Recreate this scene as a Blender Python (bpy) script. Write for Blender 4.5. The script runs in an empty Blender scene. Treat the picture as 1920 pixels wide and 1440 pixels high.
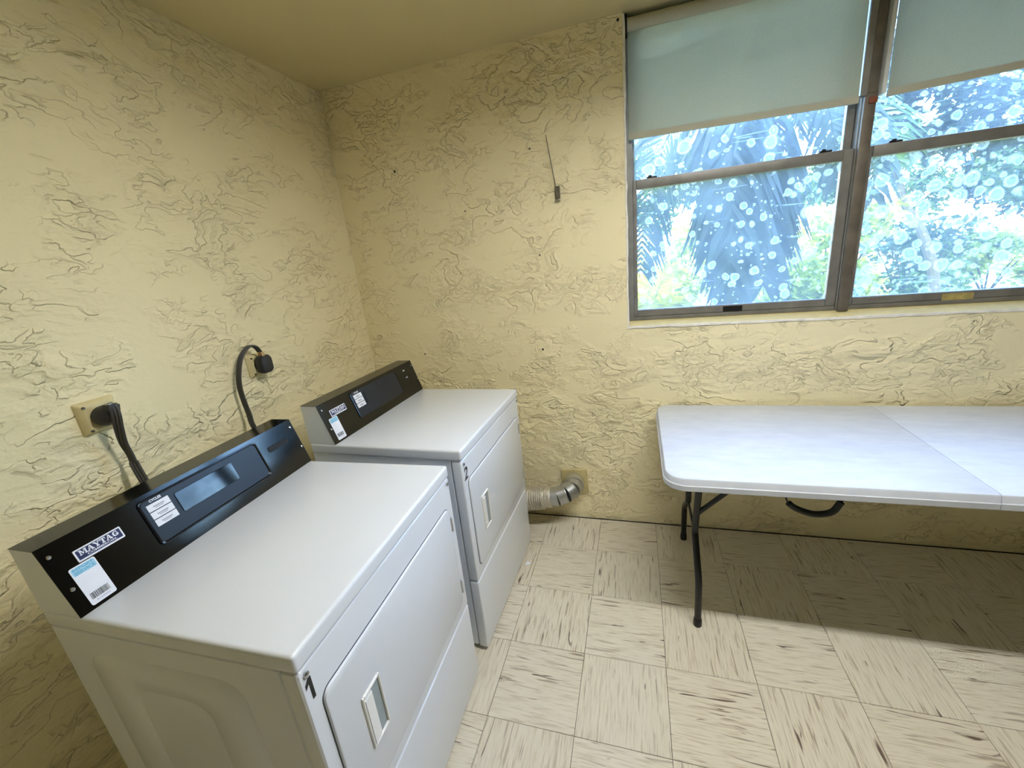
import bpy, bmesh, math, random
import numpy as np
from mathutils import Vector, Matrix, noise as mnoise

random.seed(7)
rng = np.random.default_rng(11)
S = bpy.context.scene
COL = S.collection
PI = math.pi

# ------------------------------------------------------------------ camera, world, sun, exposure
def make_camera():
    cx, cy, cz, yaw, pitch, roll, f = 1.5630, -2.1463, 1.5262, 0.3080, -0.2941, -0.1027, 774.72
    cyw, syw = math.cos(yaw), math.sin(yaw)
    yaw_s = yaw
    fw = Vector((-math.sin(yaw_s) * math.cos(pitch), math.cos(yaw_s) * math.cos(pitch), math.sin(pitch)))
    rt = Vector((cyw, syw, 0)); up = rt.cross(fw)
    c, s = math.cos(roll), math.sin(roll)
    X = c * rt + s * up; Y = -s * rt + c * up; Z = -fw
    cam = bpy.data.cameras.new('camera'); cam.sensor_width = 36; cam.lens = f / 1920 * 36
    cam.clip_start = 0.02; cam.clip_end = 200
    o = bpy.data.objects.new('camera', cam); COL.objects.link(o)
    M = Matrix((X, Y, Z)).transposed().to_4x4(); M.translation = Vector((cx, cy, cz))
    o.matrix_world = M
    S.camera = o
make_camera()

SKY_STRENGTH = 3.1
SUN_STRENGTH = 22.0
LAMP = 85.0
S.view_settings.view_transform = 'Standard'
S.view_settings.look = 'None'
S.view_settings.exposure = 0.20
S.view_settings.gamma = 1.0
S.view_settings.use_curve_mapping = False
S.cycles.max_bounces = 8
S.cycles.diffuse_bounces = 5
S.cycles.transparent_max_bounces = 10
S.cycles.caustics_reflective = False
S.cycles.caustics_refractive = False
S.cycles.sample_clamp_indirect = 6.0

W = bpy.data.worlds.new('sky'); S.world = W; W.use_nodes = True
nt = W.node_tree
bg = nt.nodes['Background']
sky = nt.nodes.new('ShaderNodeTexSky'); sky.sky_type = 'NISHITA'; sky.sun_disc = False
sky.sun_elevation = math.radians(58); sky.sun_rotation = math.radians(200); sky.air_density = 1.0; sky.dust_density = 0.8; sky.ozone_density = 3.0
nt.links.new(sky.outputs[0], bg.inputs[0]); bg.inputs[1].default_value = SKY_STRENGTH

sun = bpy.data.lights.new('sun', 'SUN'); sun.energy = SUN_STRENGTH; sun.angle = 0.01; sun.color = (1.0, 0.93, 0.78)
so = bpy.data.objects.new('sun', sun); COL.objects.link(so); so.location = (-3, -8, 12)
so.rotation_euler = Vector((0.22, 0.64, -0.74)).to_track_quat('-Z', 'Y').to_euler()

# daylight portal in the window opening (guides sampling of the sky only)
pl = bpy.data.lights.new('window_portal', 'AREA'); pl.shape = 'RECTANGLE'; pl.size = 1.8; pl.size_y = 1.25
pl.cycles.is_portal = True
po = bpy.data.objects.new('window_portal', pl); COL.objects.link(po)
po.location = (2.44, 0.16, 1.80); po.rotation_euler = (math.radians(-90), 0, 0)

# ------------------------------------------------------------------ material helpers
def srgb(r, g, b):
    f = lambda c: (c / 255) / 12.92 if c / 255 <= 0.04045 else ((c / 255 + 0.055) / 1.055) ** 2.4
    return (f(r), f(g), f(b), 1)

class NT:
    def __init__(s, name):
        s.m = bpy.data.materials.new(name); s.m.use_nodes = True
        s.t = s.m.node_tree; s.b = s.t.nodes['Principled BSDF']; s.out = s.t.nodes['Material Output']
    def n(s, typ, **kw):
        x = s.t.nodes.new('ShaderNode' + typ)
        for k, v in kw.items():
            if k in x.bl_rna.properties: setattr(x, k, v)
            else: x.inputs[k.replace('_', ' ')].default_value = v
        return x
    def l(s, a, b): s.t.links.new(a, b)
    def math(s, op, a, b=None, c=None, clamp=False):
        x = s.t.nodes.new('ShaderNodeMath'); x.operation = op; x.use_clamp = clamp
        for i, q in enumerate((a, b, c)):
            if q is None: continue
            if hasattr(q, 'is_linked'): s.l(q, x.inputs[i])
            else: x.inputs[i].default_value = q
        return x.outputs[0]
    def ramp(s, v, stops):
        x = s.t.nodes.new('ShaderNodeValToRGB'); s.l(v, x.inputs[0])
        e = x.color_ramp.elements
        while len(e) < len(stops): e.new(0.5)
        for el, (p, c) in zip(e, stops):
            el.position = p; el.color = c if isinstance(c, tuple) else (c, c, c, 1)
        return x.outputs[0]
    def mix(s, f, a, b, blend='MIX'):
        x = s.t.nodes.new('ShaderNodeMix'); x.data_type = 'RGBA'; x.blend_type = blend
        for i, q in ((0, f), (6, a), (7, b)):
            if hasattr(q, 'is_linked'): s.l(q, x.inputs[i])
            else: x.inputs[i].default_value = q
        return x.outputs[2]
    def coord(s, kind='Object', scale=(1, 1, 1), loc=None):
        tc = s.t.nodes.new('ShaderNodeTexCoord'); mp = s.t.nodes.new('ShaderNodeMapping')
        mp.inputs['Scale'].default_value = scale
        s.l(tc.outputs[kind], mp.inputs[0])
        if loc is not None: s.l(loc, mp.inputs['Location'])
        return mp.outputs[0]
    def noise(s, v, scale, detail=3, rough=0.5, dist=0.0):
        x = s.t.nodes.new('ShaderNodeTexNoise'); s.l(v, x.inputs['Vector'])
        x.inputs['Scale'].default_value = scale; x.inputs['Detail'].default_value = detail
        x.inputs['Roughness'].default_value = rough; x.inputs['Distortion'].default_value = dist
        return x.outputs['Fac']
    def bump(s, h, strength, dist=0.01):
        x = s.t.nodes.new('ShaderNodeBump'); x.inputs['Strength'].default_value = strength
        x.inputs['Distance'].default_value = dist; s.l(h, x.inputs['Height']); s.l(x.outputs[0], s.b.inputs['Normal'])
    def set(s, **kw):
        for k, v in kw.items(): s.b.inputs[k.replace('_', ' ')].default_value = v
        return s.m

def simple(name, col, rough=0.5, metal=0.0, var=0.06, scale=30, bump=0.0, bscale=200, **kw):
    m = NT(name); v = m.coord()
    f = m.noise(v, scale, 4)
    dark = tuple(c * (1 - var) for c in col[:3]) + (1,)
    lite = tuple(min(1, c * (1 + var)) for c in col[:3]) + (1,)
    m.l(m.ramp(f, [(0.3, dark), (0.7, lite)]), m.b.inputs['Base Color'])
    m.set(Roughness=rough, Metallic=metal, **kw)
    if bump: m.bump(m.noise(v, bscale, 2), bump, 0.001)
    return m.m

def plaster(name, col, strength=1.0, scale=(1, 1, 1), smooth=False):
    m = NT(name); v = m.coord(scale=scale)
    warp = m.noise(v, 9, 5, 0.6)
    comb = m.t.nodes.new('ShaderNodeVectorMath'); comb.operation = 'ADD'
    sc = m.t.nodes.new('ShaderNodeVectorMath'); sc.operation = 'SCALE'; sc.inputs['Scale'].default_value = 0.10
    nz = m.t.nodes.new('ShaderNodeTexNoise'); m.l(v, nz.inputs['Vector']); nz.inputs['Scale'].default_value = 11; nz.inputs['Detail'].default_value = 4
    m.l(nz.outputs['Color'], sc.inputs[0]); m.l(v, comb.inputs[0]); m.l(sc.outputs[0], comb.inputs[1])
    prof = [(0.0, 0.0), (0.82, 1.0), (0.90, 0.95), (1.0, 0.0)]
    a = m.noise(comb.outputs[0], 6.0, 3, 0.55, 0.6)
    saw = m.ramp(m.math('FRACT', m.math('MULTIPLY', a, 6.0)), prof)
    b = m.noise(comb.outputs[0], 14.0, 2, 0.5, 0.5)
    saw2 = m.ramp(m.math('FRACT', m.math('MULTIPLY', b, 4.0)), prof)
    mask = m.ramp(m.noise(v, 3.1, 3, 0.55, 0.3), [(0.46, 0.0), (0.56, 1.0)])
    mask2 = m.ramp(m.noise(v, 5.0, 3, 0.5, 0.5), [(0.50, 0.0), (0.58, 1.0)])
    h = m.math('ADD', m.math('MULTIPLY', m.math('MULTIPLY', saw, mask), 0.64), m.math('MULTIPLY', m.math('MULTIPLY', saw2, mask2), 0.42))
    fine = m.noise(v, 70, 4, 0.6)
    h = m.math('ADD', h, m.math('MULTIPLY', fine, 0.10))
    h = m.math('ADD', h, m.math('MULTIPLY', m.noise(v, 6, 2), 0.22))
    m.bump(h if not smooth else m.math('ADD', m.math('MULTIPLY', m.noise(v, 14, 4), 0.5), m.math('MULTIPLY', fine, 0.4)), strength, 0.0125 if not smooth else 0.002)
    tone = m.noise(v, 1.3, 4, 0.6)
    d = tuple(c * 0.93 for c in col[:3]) + (1,)
    m.l(m.ramp(tone, [(0.3, d), (0.65, col)]), m.b.inputs['Base Color'])
    m.set(Roughness=0.55); m.b.inputs['Specular IOR Level'].default_value = 0.25
    return m.m

WALLC = srgb(247, 235, 194)
M = {}
M['wall_left'] = plaster('painted_skip_trowel_left', WALLC, 1.0, (1, 0.72, 1.3))
M['wall_back'] = plaster('painted_skip_trowel_back', WALLC, 1.0, (0.8, 1, 1.25))
M['wall_plain'] = plaster('painted_plaster', srgb(206, 190, 138), 0.5, smooth=True)  # for the unseen walls, tone darkened to cut bounce light
M['ceiling'] = plaster('painted_ceiling', srgb(212, 199, 152), 0.35, smooth=True)
M['sill'] = simple('painted_sill', srgb(222, 206, 150), 0.5, bump=0.2, bscale=60)
M['bead'] = simple('bare_plaster_edge', srgb(236, 232, 222), 0.7, var=0.12, scale=25, bump=0.5, bscale=90)
M['grout'] = simple('dark_floor_adhesive', srgb(40, 32, 22), 0.9)
M['enamel'] = simple('white_enamel', srgb(222, 227, 234), 0.22, var=0.012, scale=5)
M['enamel'].node_tree.nodes['Principled BSDF'].inputs['Coat Weight'].default_value = 0.3
M['white_plastic'] = simple('white_plastic', srgb(238, 236, 230), 0.35, var=0.01)
M['groove'] = simple('dark_gap', srgb(70, 76, 88), 0.7)
M['black_enamel'] = simple('black_enamel', srgb(5, 5, 6), 0.10, var=0.1, bump=0.04, bscale=500)
M['black_enamel'].node_tree.nodes['Principled BSDF'].inputs['Specular IOR Level'].default_value = 0.5
M['panel_navy'] = simple('navy_panel_overlay', srgb(17, 24, 36), 0.38, var=0.05)
M['panel_rim'] = simple('black_plastic_rim', srgb(12, 14, 18), 0.18)
M['display'] = simple('display_window', srgb(6, 9, 14), 0.06)
M['chrome'] = simple('chrome_screw', srgb(190, 190, 190), 0.25, 1.0)
M['white_print'] = simple('white_print', srgb(236, 238, 246), 0.5, var=0.02)
M['gray_print'] = simple('gray_print', srgb(165, 168, 182), 0.5)
M['navy_print'] = simple('navy_print', srgb(22, 28, 78), 0.4)
M['blue_print'] = simple('pale_blue_print', srgb(160, 212, 236), 0.5)
M['blue_text'] = simple('blue_lettering', srgb(112, 174, 205), 0.5)
M['black_print'] = simple('black_print', srgb(18, 18, 22), 0.5)
M['rubber'] = simple('black_rubber', srgb(22, 22, 23), 0.6)
M['black_paint'] = simple('black_powder_coat', srgb(14, 14, 16), 0.4)
M['cord'] = simple('charcoal_cord', srgb(62, 60, 56), 0.5)
M['plug'] = simple('charcoal_plug', srgb(44, 44, 45), 0.5)
M['outlet'] = simple('cream_outlet_plate', srgb(222, 208, 160), 0.5, var=0.05)
M['copper'] = simple('bare_strain_relief', srgb(190, 150, 110), 0.3, 0.8)
M['steel'] = simple('galvanized_steel', srgb(186, 188, 188), 0.36, 0.85, var=0.12, scale=12)
M['hook'] = simple('old_steel', srgb(110, 104, 88), 0.45, 0.8, var=0.2)
M['alu'] = simple('weathered_aluminium', srgb(134, 131, 126), 0.42, 0.35, var=0.18, scale=14, bump=0.15, bscale=300)
M['alu_dark'] = simple('stained_aluminium', srgb(112, 104, 92), 0.5, 0.4, var=0.22, scale=18)
M['alu_light'] = simple('white_vinyl_strip', srgb(222, 226, 226), 0.4)
M['table'] = None

def mat_foil():
    m = NT('crinkled_foil'); v = m.coord()
    m.set(Base_Color=srgb(214, 210, 198), Metallic=0.75, Roughness=0.36)
    m.bump(m.noise(v, 60, 5, 0.7, 0.5), 0.9, 0.006); return m.m
M['foil'] = mat_foil()

def mat_table():
    m = NT('white_blow_moulded_plastic'); v = m.coord(scale=(1, 3, 1))
    f = m.noise(v, 9, 5, 0.65)
    m.l(m.ramp(f, [(0.3, srgb(194, 200, 212)), (0.7, srgb(209, 214, 223))]), m.b.inputs['Base Color'])
    m.set(Roughness=0.42); m.bump(m.noise(m.coord(), 260, 2), 0.12, 0.001); return m.m
M['table'] = mat_table()

def mat_tile():
    m = NT('streaked_vinyl_tile')
    oi = m.t.nodes.new('ShaderNodeObjectInfo')
    cmb = m.t.nodes.new('ShaderNodeCombineXYZ')
    m.l(m.math('MULTIPLY', oi.outputs['Random'], 37.0), cmb.inputs[0]); m.l(m.math('MULTIPLY', oi.outputs['Random'], 53.0), cmb.inputs[1])
    v1 = m.coord(scale=(95, 6.5, 1), loc=cmb.outputs[0]); v2 = m.coord(scale=(42, 5, 1), loc=cmb.outputs[0]); v3 = m.coord(scale=(5, 3, 1), loc=cmb.outputs[0])
    v4 = m.coord(scale=(170, 11, 1), loc=cmb.outputs[0])
    fine = m.noise(v4, 1.0, 3, 0.6)
    s1 = m.noise(v1, 1.0, 2, 0.55, 0.4)
    s2 = m.noise(v2, 1.0, 2, 0.6, 0.8)
    clus = m.ramp(m.noise(v3, 1.0, 2), [(0.35, 0.0), (0.62, 1.0)])
    base = m.ramp(fine, [(0.34, srgb(200, 190, 168)), (0.46, srgb(218, 211, 194)), (0.7, srgb(226, 220, 204))])
    k1 = m.math('MULTIPLY', m.ramp(s1, [(0.58, 0.0), (0.66, 1.0)]), m.math('ADD', m.math('MULTIPLY', clus, 0.60), 0.14))
    c1 = m.mix(k1, base, srgb(120, 100, 78))
    k2 = m.math('MULTIPLY', m.ramp(s2, [(0.665, 0.0), (0.71, 1.0)]), 0.9)
    c2 = m.mix(k2, c1, srgb(78, 52, 40))
    tint = m.mix(m.math('MULTIPLY', oi.outputs['Random'], 0.10), c2, srgb(205, 190, 150), 'MULTIPLY')
    m.l(tint, m.b.inputs['Base Color'])
    m.set(Roughness=0.36); m.bump(m.math('SUBTRACT', fine, m.math('MULTIPLY', k2, 1.5)), 0.08, 0.001)
    return m.m
M['tile'] = mat_tile()

def mat_blind():
    m = NT('roller_blind_fabric'); v = m.coord(scale=(1, 1, 1))
    wv = m.noise(m.coord(scale=(900, 900, 300)), 1.0, 1)
    colr = m.ramp(wv, [(0.3, srgb(186, 183, 164)), (0.7, srgb(200, 197, 178))])
    d = m.t.nodes.new('ShaderNodeBsdfDiffuse'); t = m.t.nodes.new('ShaderNodeBsdfTranslucent'); mx = m.t.nodes.new('ShaderNodeMixShader')
    m.l(colr, d.inputs[0]); t.inputs[0].default_value = srgb(170, 160, 130)
    mx.inputs[0].default_value = 0.035
    m.l(d.outputs[0], mx.inputs[1]); m.l(t.outputs[0], mx.inputs[2]); m.l(mx.outputs[0], m.out.inputs[0]); return m.m
M['blind'] = mat_blind()

def mat_glass(name, seed, dens):
    m = NT(name)
    off = m.t.nodes.new('ShaderNodeCombineXYZ')
    for i in range(3): off.inputs[i].default_value = seed * (3.1 + i)
    warped = m.coord(scale=(1, 0.0, 1), loc=off.outputs[0])
    nz = m.t.nodes.new('ShaderNodeTexNoise'); m.l(warped, nz.inputs['Vector']); nz.inputs['Scale'].default_value = 22; nz.inputs['Detail'].default_value = 2
    sc = m.t.nodes.new('ShaderNodeVectorMath'); sc.operation = 'SCALE'; sc.inputs['Scale'].default_value = 0.022; m.l(nz.outputs['Color'], sc.inputs[0])
    ad = m.t.nodes.new('ShaderNodeVectorMath'); m.l(warped, ad.inputs[0]); m.l(sc.outputs[0], ad.inputs[1])
    tot = None
    for scl, rr, thr in ((13.5, 0.42, dens), (21.0, 0.40, dens - 0.05), (46.0, 0.32, dens - 0.15)):
        vo = m.t.nodes.new('ShaderNodeTexVoronoi'); m.l(ad.outputs[0], vo.inputs['Vector']); vo.inputs['Scale'].default_value = scl
        sep = m.t.nodes.new('ShaderNodeSeparateColor'); m.l(vo.outputs['Color'], sep.inputs[0])
        on = m.math('LESS_THAN', sep.outputs[0], thr)
        rad = m.math('ADD', m.math('MULTIPLY', sep.outputs[1], rr * 0.55), rr * 0.55)
        d = vo.outputs['Distance']
        q = m.math('DIVIDE', d, rad)
        prof = m.ramp(q, [(0.0, 0.5), (0.55, 0.32), (0.78, 1.0), (1.0, 0.0)])
        inside = m.math('MULTIPLY', m.math('LESS_THAN', q, 1.0), prof)
        k = m.math('MULTIPLY', inside, on)
        tot = k if tot is None else m.math('MAXIMUM', tot, k)
    # streaks left by wiping, and an even film of dust
    st = m.ramp(m.noise(m.coord(scale=(5, 0, 60), loc=off.outputs[0]), 1.0, 2, 0.5, 0.6), [(0.66, 0.0), (0.74, 0.5)])
    film = m.ramp(m.noise(warped, 5, 4, 0.6), [(0.3, 0.06), (0.75, 0.13)])
    dirt = m.math('ADD', m.math('MULTIPLY', m.math('MAXIMUM', tot, st), 0.40), film, clamp=True)
    tr = m.t.nodes.new('ShaderNodeBsdfTransparent'); tr.inputs[0].default_value = (0.90, 0.96, 1.0, 1)
    tl = m.t.nodes.new('ShaderNodeBsdfTranslucent'); tl.inputs[0].default_value = (0.62, 0.80, 0.98, 1)
    df = m.t.nodes.new('ShaderNodeBsdfDiffuse'); df.inputs[0].default_value = (0.5, 0.5, 0.5, 1)
    gl = m.t.nodes.new('ShaderNodeBsdfGlossy'); gl.inputs['Roughness'].default_value = 0.03
    mx0 = m.t.nodes.new('ShaderNodeMixShader'); mx0.inputs[0].default_value = 0.15; m.l(tl.outputs[0], mx0.inputs[1]); m.l(df.outputs[0], mx0.inputs[2])
    mx1 = m.t.nodes.new('ShaderNodeMixShader'); m.l(dirt, mx1.inputs[0]); m.l(tr.outputs[0], mx1.inputs[1]); m.l(mx0.outputs[0], mx1.inputs[2])
    lw = m.t.nodes.new('ShaderNodeLayerWeight'); lw.inputs[0].default_value = 0.15
    mx2 = m.t.nodes.new('ShaderNodeMixShader'); m.l(m.math('MULTIPLY', lw.outputs[0], 0.6), mx2.inputs[0]); m.l(mx1.outputs[0], mx2.inputs[1]); m.l(gl.outputs[0], mx2.inputs[2])
    m.l(mx2.outputs[0], m.out.inputs[0]); return m.m

def mat_leaf(name, col, tcol, tfac=0.45, rough=0.45):
    m = NT(name); v = m.coord()
    f = m.noise(v, 2.3, 4, 0.6)
    lo = tuple(c * 0.55 for c in col[:3]) + (1,)
    cc = m.ramp(f, [(0.3, lo), (0.7, col)])
    m.l(cc, m.b.inputs['Base Color']); m.set(Roughness=rough)
    t = m.t.nodes.new('ShaderNodeBsdfTranslucent'); t.inputs[0].default_value = tcol
    mx = m.t.nodes.new('ShaderNodeMixShader'); mx.inputs[0].default_value = tfac
    m.l(m.b.outputs[0], mx.inputs[1]); m.l(t.outputs[0], mx.inputs[2]); m.l(mx.outputs[0], m.out.inputs[0]); return m.m
M['leaf_dark'] = mat_leaf('dark_palm_leaf', srgb(34, 56, 44), srgb(40, 70, 36), 0.2)
M['leaf_mid'] = mat_leaf('green_leaf', srgb(50, 82, 38), srgb(96, 130, 46), 0.35)
M['leaf_bright'] = mat_leaf('sunlit_leaf', srgb(112, 140, 50), srgb(176, 190, 60), 0.45)
M['leaf_yellow'] = mat_leaf('yellow_green_leaf', srgb(160, 166, 54), srgb(196, 190, 56), 0.45)
M['bark'] = simple('grey_bark', srgb(60, 60, 46), 0.85, var=0.3, scale=14, bump=0.6, bscale=40)
M['stem'] = simple('green_stem', srgb(130, 150, 88), 0.6, var=0.2)
M['lawn'] = simple('dry_lawn', srgb(150, 140, 88), 0.95, var=0.3, scale=3)
M['sun_blocker_wall'] = simple('exterior_stucco', srgb(224, 214, 190), 0.8, bump=0.4, bscale=60)
M['rock'] = simple('grey_rock', srgb(110, 108, 104), 0.9, var=0.2, scale=5, bump=0.5, bscale=20)

def mat_lens():
    m = NT('lit_lamp_lens'); m.set(Base_Color=(0.9, 0.9, 0.88, 1), Emission_Color=(1.0, 0.995, 0.97, 1), Emission_Strength=LAMP)
    return m.m
M['lens'] = mat_lens()

# ------------------------------------------------------------------ mesh helpers
def box(bm, x0, x1, y0, y1, z0, z1, bev=0.0, seg=2, mat=None):
    r = bmesh.ops.create_cube(bm, size=1.0)
    vs = r['verts']
    for v in vs:
        v.co = Vector((x0 + (v.co.x + .5) * (x1 - x0), y0 + (v.co.y + .5) * (y1 - y0), z0 + (v.co.z + .5) * (z1 - z0)))
    if bev:
        es = list({e for v in vs for e in v.link_edges})
        r = bmesh.ops.bevel(bm, geom=es, offset=bev, segments=seg, affect='EDGES', profile=0.6)
        vs = list({v for f in r['faces'] for v in f.verts} | {v for v in vs if v.is_valid})
    if mat is not None: bmesh.ops.transform(bm, matrix=mat, verts=vs)
    return vs

def prism(bm, loops, cap0=True, cap1=True):
    """loops: list of closed point loops with the same count; bridged in order."""
    L = [[bm.verts.new(p) for p in lp] for lp in loops]
    n = len(L[0])
    for a, b in zip(L[:-1], L[1:]):
        for i in range(n):
            bm.faces.new((a[i], a[(i + 1) % n], b[(i + 1) % n], b[i]))
    if cap0: bm.faces.new(L[0][::-1])
    if cap1: bm.faces.new(L[-1])

def rrect(a0, a1, b0, b1, r, n=5):
    pts = []
    for (cx, cy, st) in ((a1 - r, b1 - r, 0), (a0 + r, b1 - r, 1), (a0 + r, b0 + r, 2), (a1 - r, b0 + r, 3)):
        for i in range(n + 1):
            t = (st + i / n) * PI / 2
            pts.append((cx + r * math.cos(t), cy + r * math.sin(t)))
    return pts

def frames(path):
    P = [Vector(p) for p in path]; T = []
    for i in range(len(P)):
        T.append((P[min(i + 1, len(P) - 1)] - P[max(i - 1, 0)]).normalized())
    up = Vector((0, 0, 1)) if abs(T[0].z) < 0.9 else Vector((1, 0, 0))
    N = (up - T[0] * up.dot(T[0])).normalized(); out = []
    for p, t in zip(P, T):
        N = (N - t * N.dot(t)).normalized(); out.append((p, t, N, t.cross(N)))
    return out

def tube(bm, path, r, seg=12, caps=True):
    fr = frames(path); rr = r if isinstance(r, (list, tuple)) else [r] * len(fr)
    loops = [[p + (N * math.cos(2 * PI * k / seg) + B * math.sin(2 * PI * k / seg)) * q for k in range(seg)] for (p, t, N, B), q in zip(fr, rr)]
    prism(bm, loops, caps, caps)

def spline(pts, n=10):
    P = [Vector(p) for p in pts]; P = [2 * P[0] - P[1]] + P + [2 * P[-1] - P[-2]]; out = []
    for i in range(1, len(P) - 2):
        a, b, c, d = P[i - 1:i + 3]
        for k in range(n):
            t = k / n
            out.append(0.5 * ((2 * b) + (c - a) * t + (2 * a - 5 * b + 4 * c - d) * t * t + (3 * b - a - 3 * c + d) * t ** 3))
    out.append(P[-2]); return out

def obj(name, bm, mat, parent=None, smooth=35, recalc=True):
    if recalc: bmesh.ops.recalc_face_normals(bm, faces=bm.faces)
    me = bpy.data.meshes.new(name); bm.to_mesh(me); bm.free()
    me.materials.append(mat)
    if smooth:
        me.shade_smooth(); me.set_sharp_from_angle(angle=math.radians(smooth))
    o = bpy.data.objects.new(name, me); COL.objects.link(o)
    if parent is not None: o.parent = parent
    return o

def pyobj(name, V, F, mat, parent=None):
    me = bpy.data.meshes.new(name); me.from_pydata([tuple(v) for v in V], [], F); me.materials.append(mat)
    o = bpy.data.objects.new(name, me); COL.objects.link(o)
    if parent is not None: o.parent = parent
    return o

def tag(o, label=None, cat=None, group=None, kind=None):
    for k, v in (('label', label), ('category', cat), ('group', group), ('kind', kind)):
        if v: o[k] = v
    return o

def thing(name, label=None, cat=None, loc=(0, 0, 0), rz=0.0, group=None, kind=None):
    o = bpy.data.objects.new(name, None); o.empty_display_size = 0.1; COL.objects.link(o)
    o.location = loc; o.rotation_euler = (0, 0, rz)
    return tag(o, label, cat, group, kind)

def copy_tree(o, parent=None):
    c = o.copy(); COL.objects.link(c); c.parent = parent
    for ch in list(o.children): copy_tree(ch, c)
    return c

def text(body, size, mat, name, parent, matrix, bold=0.0, align='CENTER', shear=0.0, width=None, depth=0.0):
    cu = bpy.data.curves.new('tmp', 'FONT'); cu.body = body; cu.size = size; cu.align_x = align; cu.align_y = 'CENTER'
    cu.offset = bold; cu.shear = shear; cu.resolution_u = 3; cu.extrude = depth
    t = bpy.data.objects.new('tmp', cu); COL.objects.link(t)
    bpy.context.view_layer.update()
    me = bpy.data.meshes.new_from_object(t.evaluated_get(bpy.context.evaluated_depsgraph_get()))
    bpy.data.objects.remove(t); bpy.data.curves.remove(cu)
    if width:
        xs = [v.co.x for v in me.vertices]; k = width / (max(xs) - min(xs)); mid = (max(xs) + min(xs)) / 2
        for v in me.vertices: v.co.x = (v.co.x - mid) * k
    me.transform(matrix); me.materials.clear(); me.materials.append(mat); me.name = name
    o = bpy.data.objects.new(name, me); COL.objects.link(o); o.parent = parent; return o

# ------------------------------------------------------------------ room shell
H = 2.4467; RX = 9.0; RY = -4.2
WX0, WX1, WZ0 = 1.520, 3.372, 1.132          # window opening in the back wall

def struct(name, bm, mat, smooth=35):
    return tag(obj(name, bm, mat, None, smooth), kind='structure')

bm = bmesh.new(); box(bm, -0.15, 0.0, RY - 0.15, 0.15, -0.05, H + 0.02); struct('wall_left', bm, M['wall_left'], 0)
bm = bmesh.new()
def grid_wall():
    # one continuous front skin with the window cut out, given thickness
    xs = [-0.0, WX0, WX1, RX]; zs = [-0.05, WZ0, H + 0.02]
    V = {}
    for k, y in enumerate((0.0, 0.15)):
        for i, x in enumerate(xs):
            for j, z in enumerate(zs): V[k, i, j] = bm.verts.new((x, y, z))
    cells = [(0, 0), (1, 0), (2, 0), (0, 1), (2, 1)]
    for i, j in cells:
        a = [V[0, i, j], V[0, i + 1, j], V[0, i + 1, j + 1], V[0, i, j + 1]]; bm.faces.new(a)
        b = [V[1, i, j], V[1, i, j + 1], V[1, i + 1, j + 1], V[1, i + 1, j]]; bm.faces.new(b)
        nb = {'l': ((i - 1, j), (i, j), (i, j + 1)), 'r': ((i + 1, j), (i + 1, j), (i + 1, j + 1)), 'b': ((i, j - 1), (i, j), (i + 1, j)), 't': ((i, j + 1), (i, j + 1), (i + 1, j + 1))}
        for key, (c, p, q) in nb.items():
            if c not in cells: bm.faces.new((V[0, p[0], p[1]], V[0, q[0], q[1]], V[1, q[0], q[1]], V[1, p[0], p[1]]))
grid_wall()
wall_back = struct('wall_back', bm, M['wall_back'], 0)
bm = bmesh.new(); box(bm, RX, RX + 0.15, RY - 0.15, 0.15, -0.05, H + 0.02); struct('wall_right', bm, M['wall_plain'], 0)
bm = bmesh.new(); box(bm, 0.0, RX, RY - 0.15, RY, -0.05, H + 0.02); struct('wall_front', bm, M['wall_plain'], 0)
bm = bmesh.new(); box(bm, -0.15, RX + 0.15, RY - 0.15, 0.15, H, H + 0.12); struct('ceiling', bm, M['ceiling'], 0)
bm = bmesh.new(); box(bm, -0.15, RX + 0.15, RY - 0.15, 0.15, -0.12, -0.003); floor = struct('floor', bm, M['grout'], 0)

# vinyl tiles: alternate grain, one object each
T = 0.3048; TX, TY = 1.0461, 0.0196
def tile_mesh(x0, x1, y0, y1):
    b = bmesh.new(); g = 0.0007
    lo = [(x0 + g, y0 + g), (x1 - g, y0 + g), (x1 - g, y1 - g), (x0 + g, y1 - g)]
    c = 0.0008; hi = [(x0 + g + c, y0 + g + c), (x1 - g - c, y0 + g + c), (x1 - g - c, y1 - g - c), (x0 + g + c, y1 - g - c)]
    prism(b, [[(x, y, -0.0035) for x, y in lo], [(x, y, -0.0008) for x, y in lo], [(x, y, 0) for x, y in hi]])
    bmesh.ops.recalc_face_normals(b, faces=b.faces)
    me = bpy.data.meshes.new('tile'); b.to_mesh(me); b.free(); me.materials.append(M['tile']); return me
full = tile_mesh(-T / 2, T / 2, -T / 2, T / 2)
for i in range(-4, 15):
    for j in range(0, 14):
        x0, x1 = TX + (i - 1) * T, TX + i * T
        y1, y0 = TY - j * T, TY - (j + 1) * T
        cx, cy = (x0 + x1) / 2, (y0 + y1) / 2
        X0, X1, Y0, Y1 = max(x0, 0.004), min(x1, RX - 0.004), max(y0, RY + 0.004), min(y1, -0.013)
        if X1 - X0 < 0.01 or Y1 - Y0 < 0.01: continue
        rot = (i + j + 1) % 2
        if (X0, X1, Y0, Y1) == (x0, x1, y0, y1): me = full
        elif rot: me = tile_mesh(Y0 - cy, Y1 - cy, -(X1 - cx), -(X0 - cx))
        else: me = tile_mesh(X0 - cx, X1 - cx, Y0 - cy, Y1 - cy)
        o = bpy.data.objects.new('tile', me); COL.objects.link(o); o.parent = floor
        o.location = (cx, cy, 0); o.rotation_euler = (0, 0, PI / 2 if rot else 0)
        if me is full and random.random() < 0.5: o.rotation_euler[2] += PI

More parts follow.
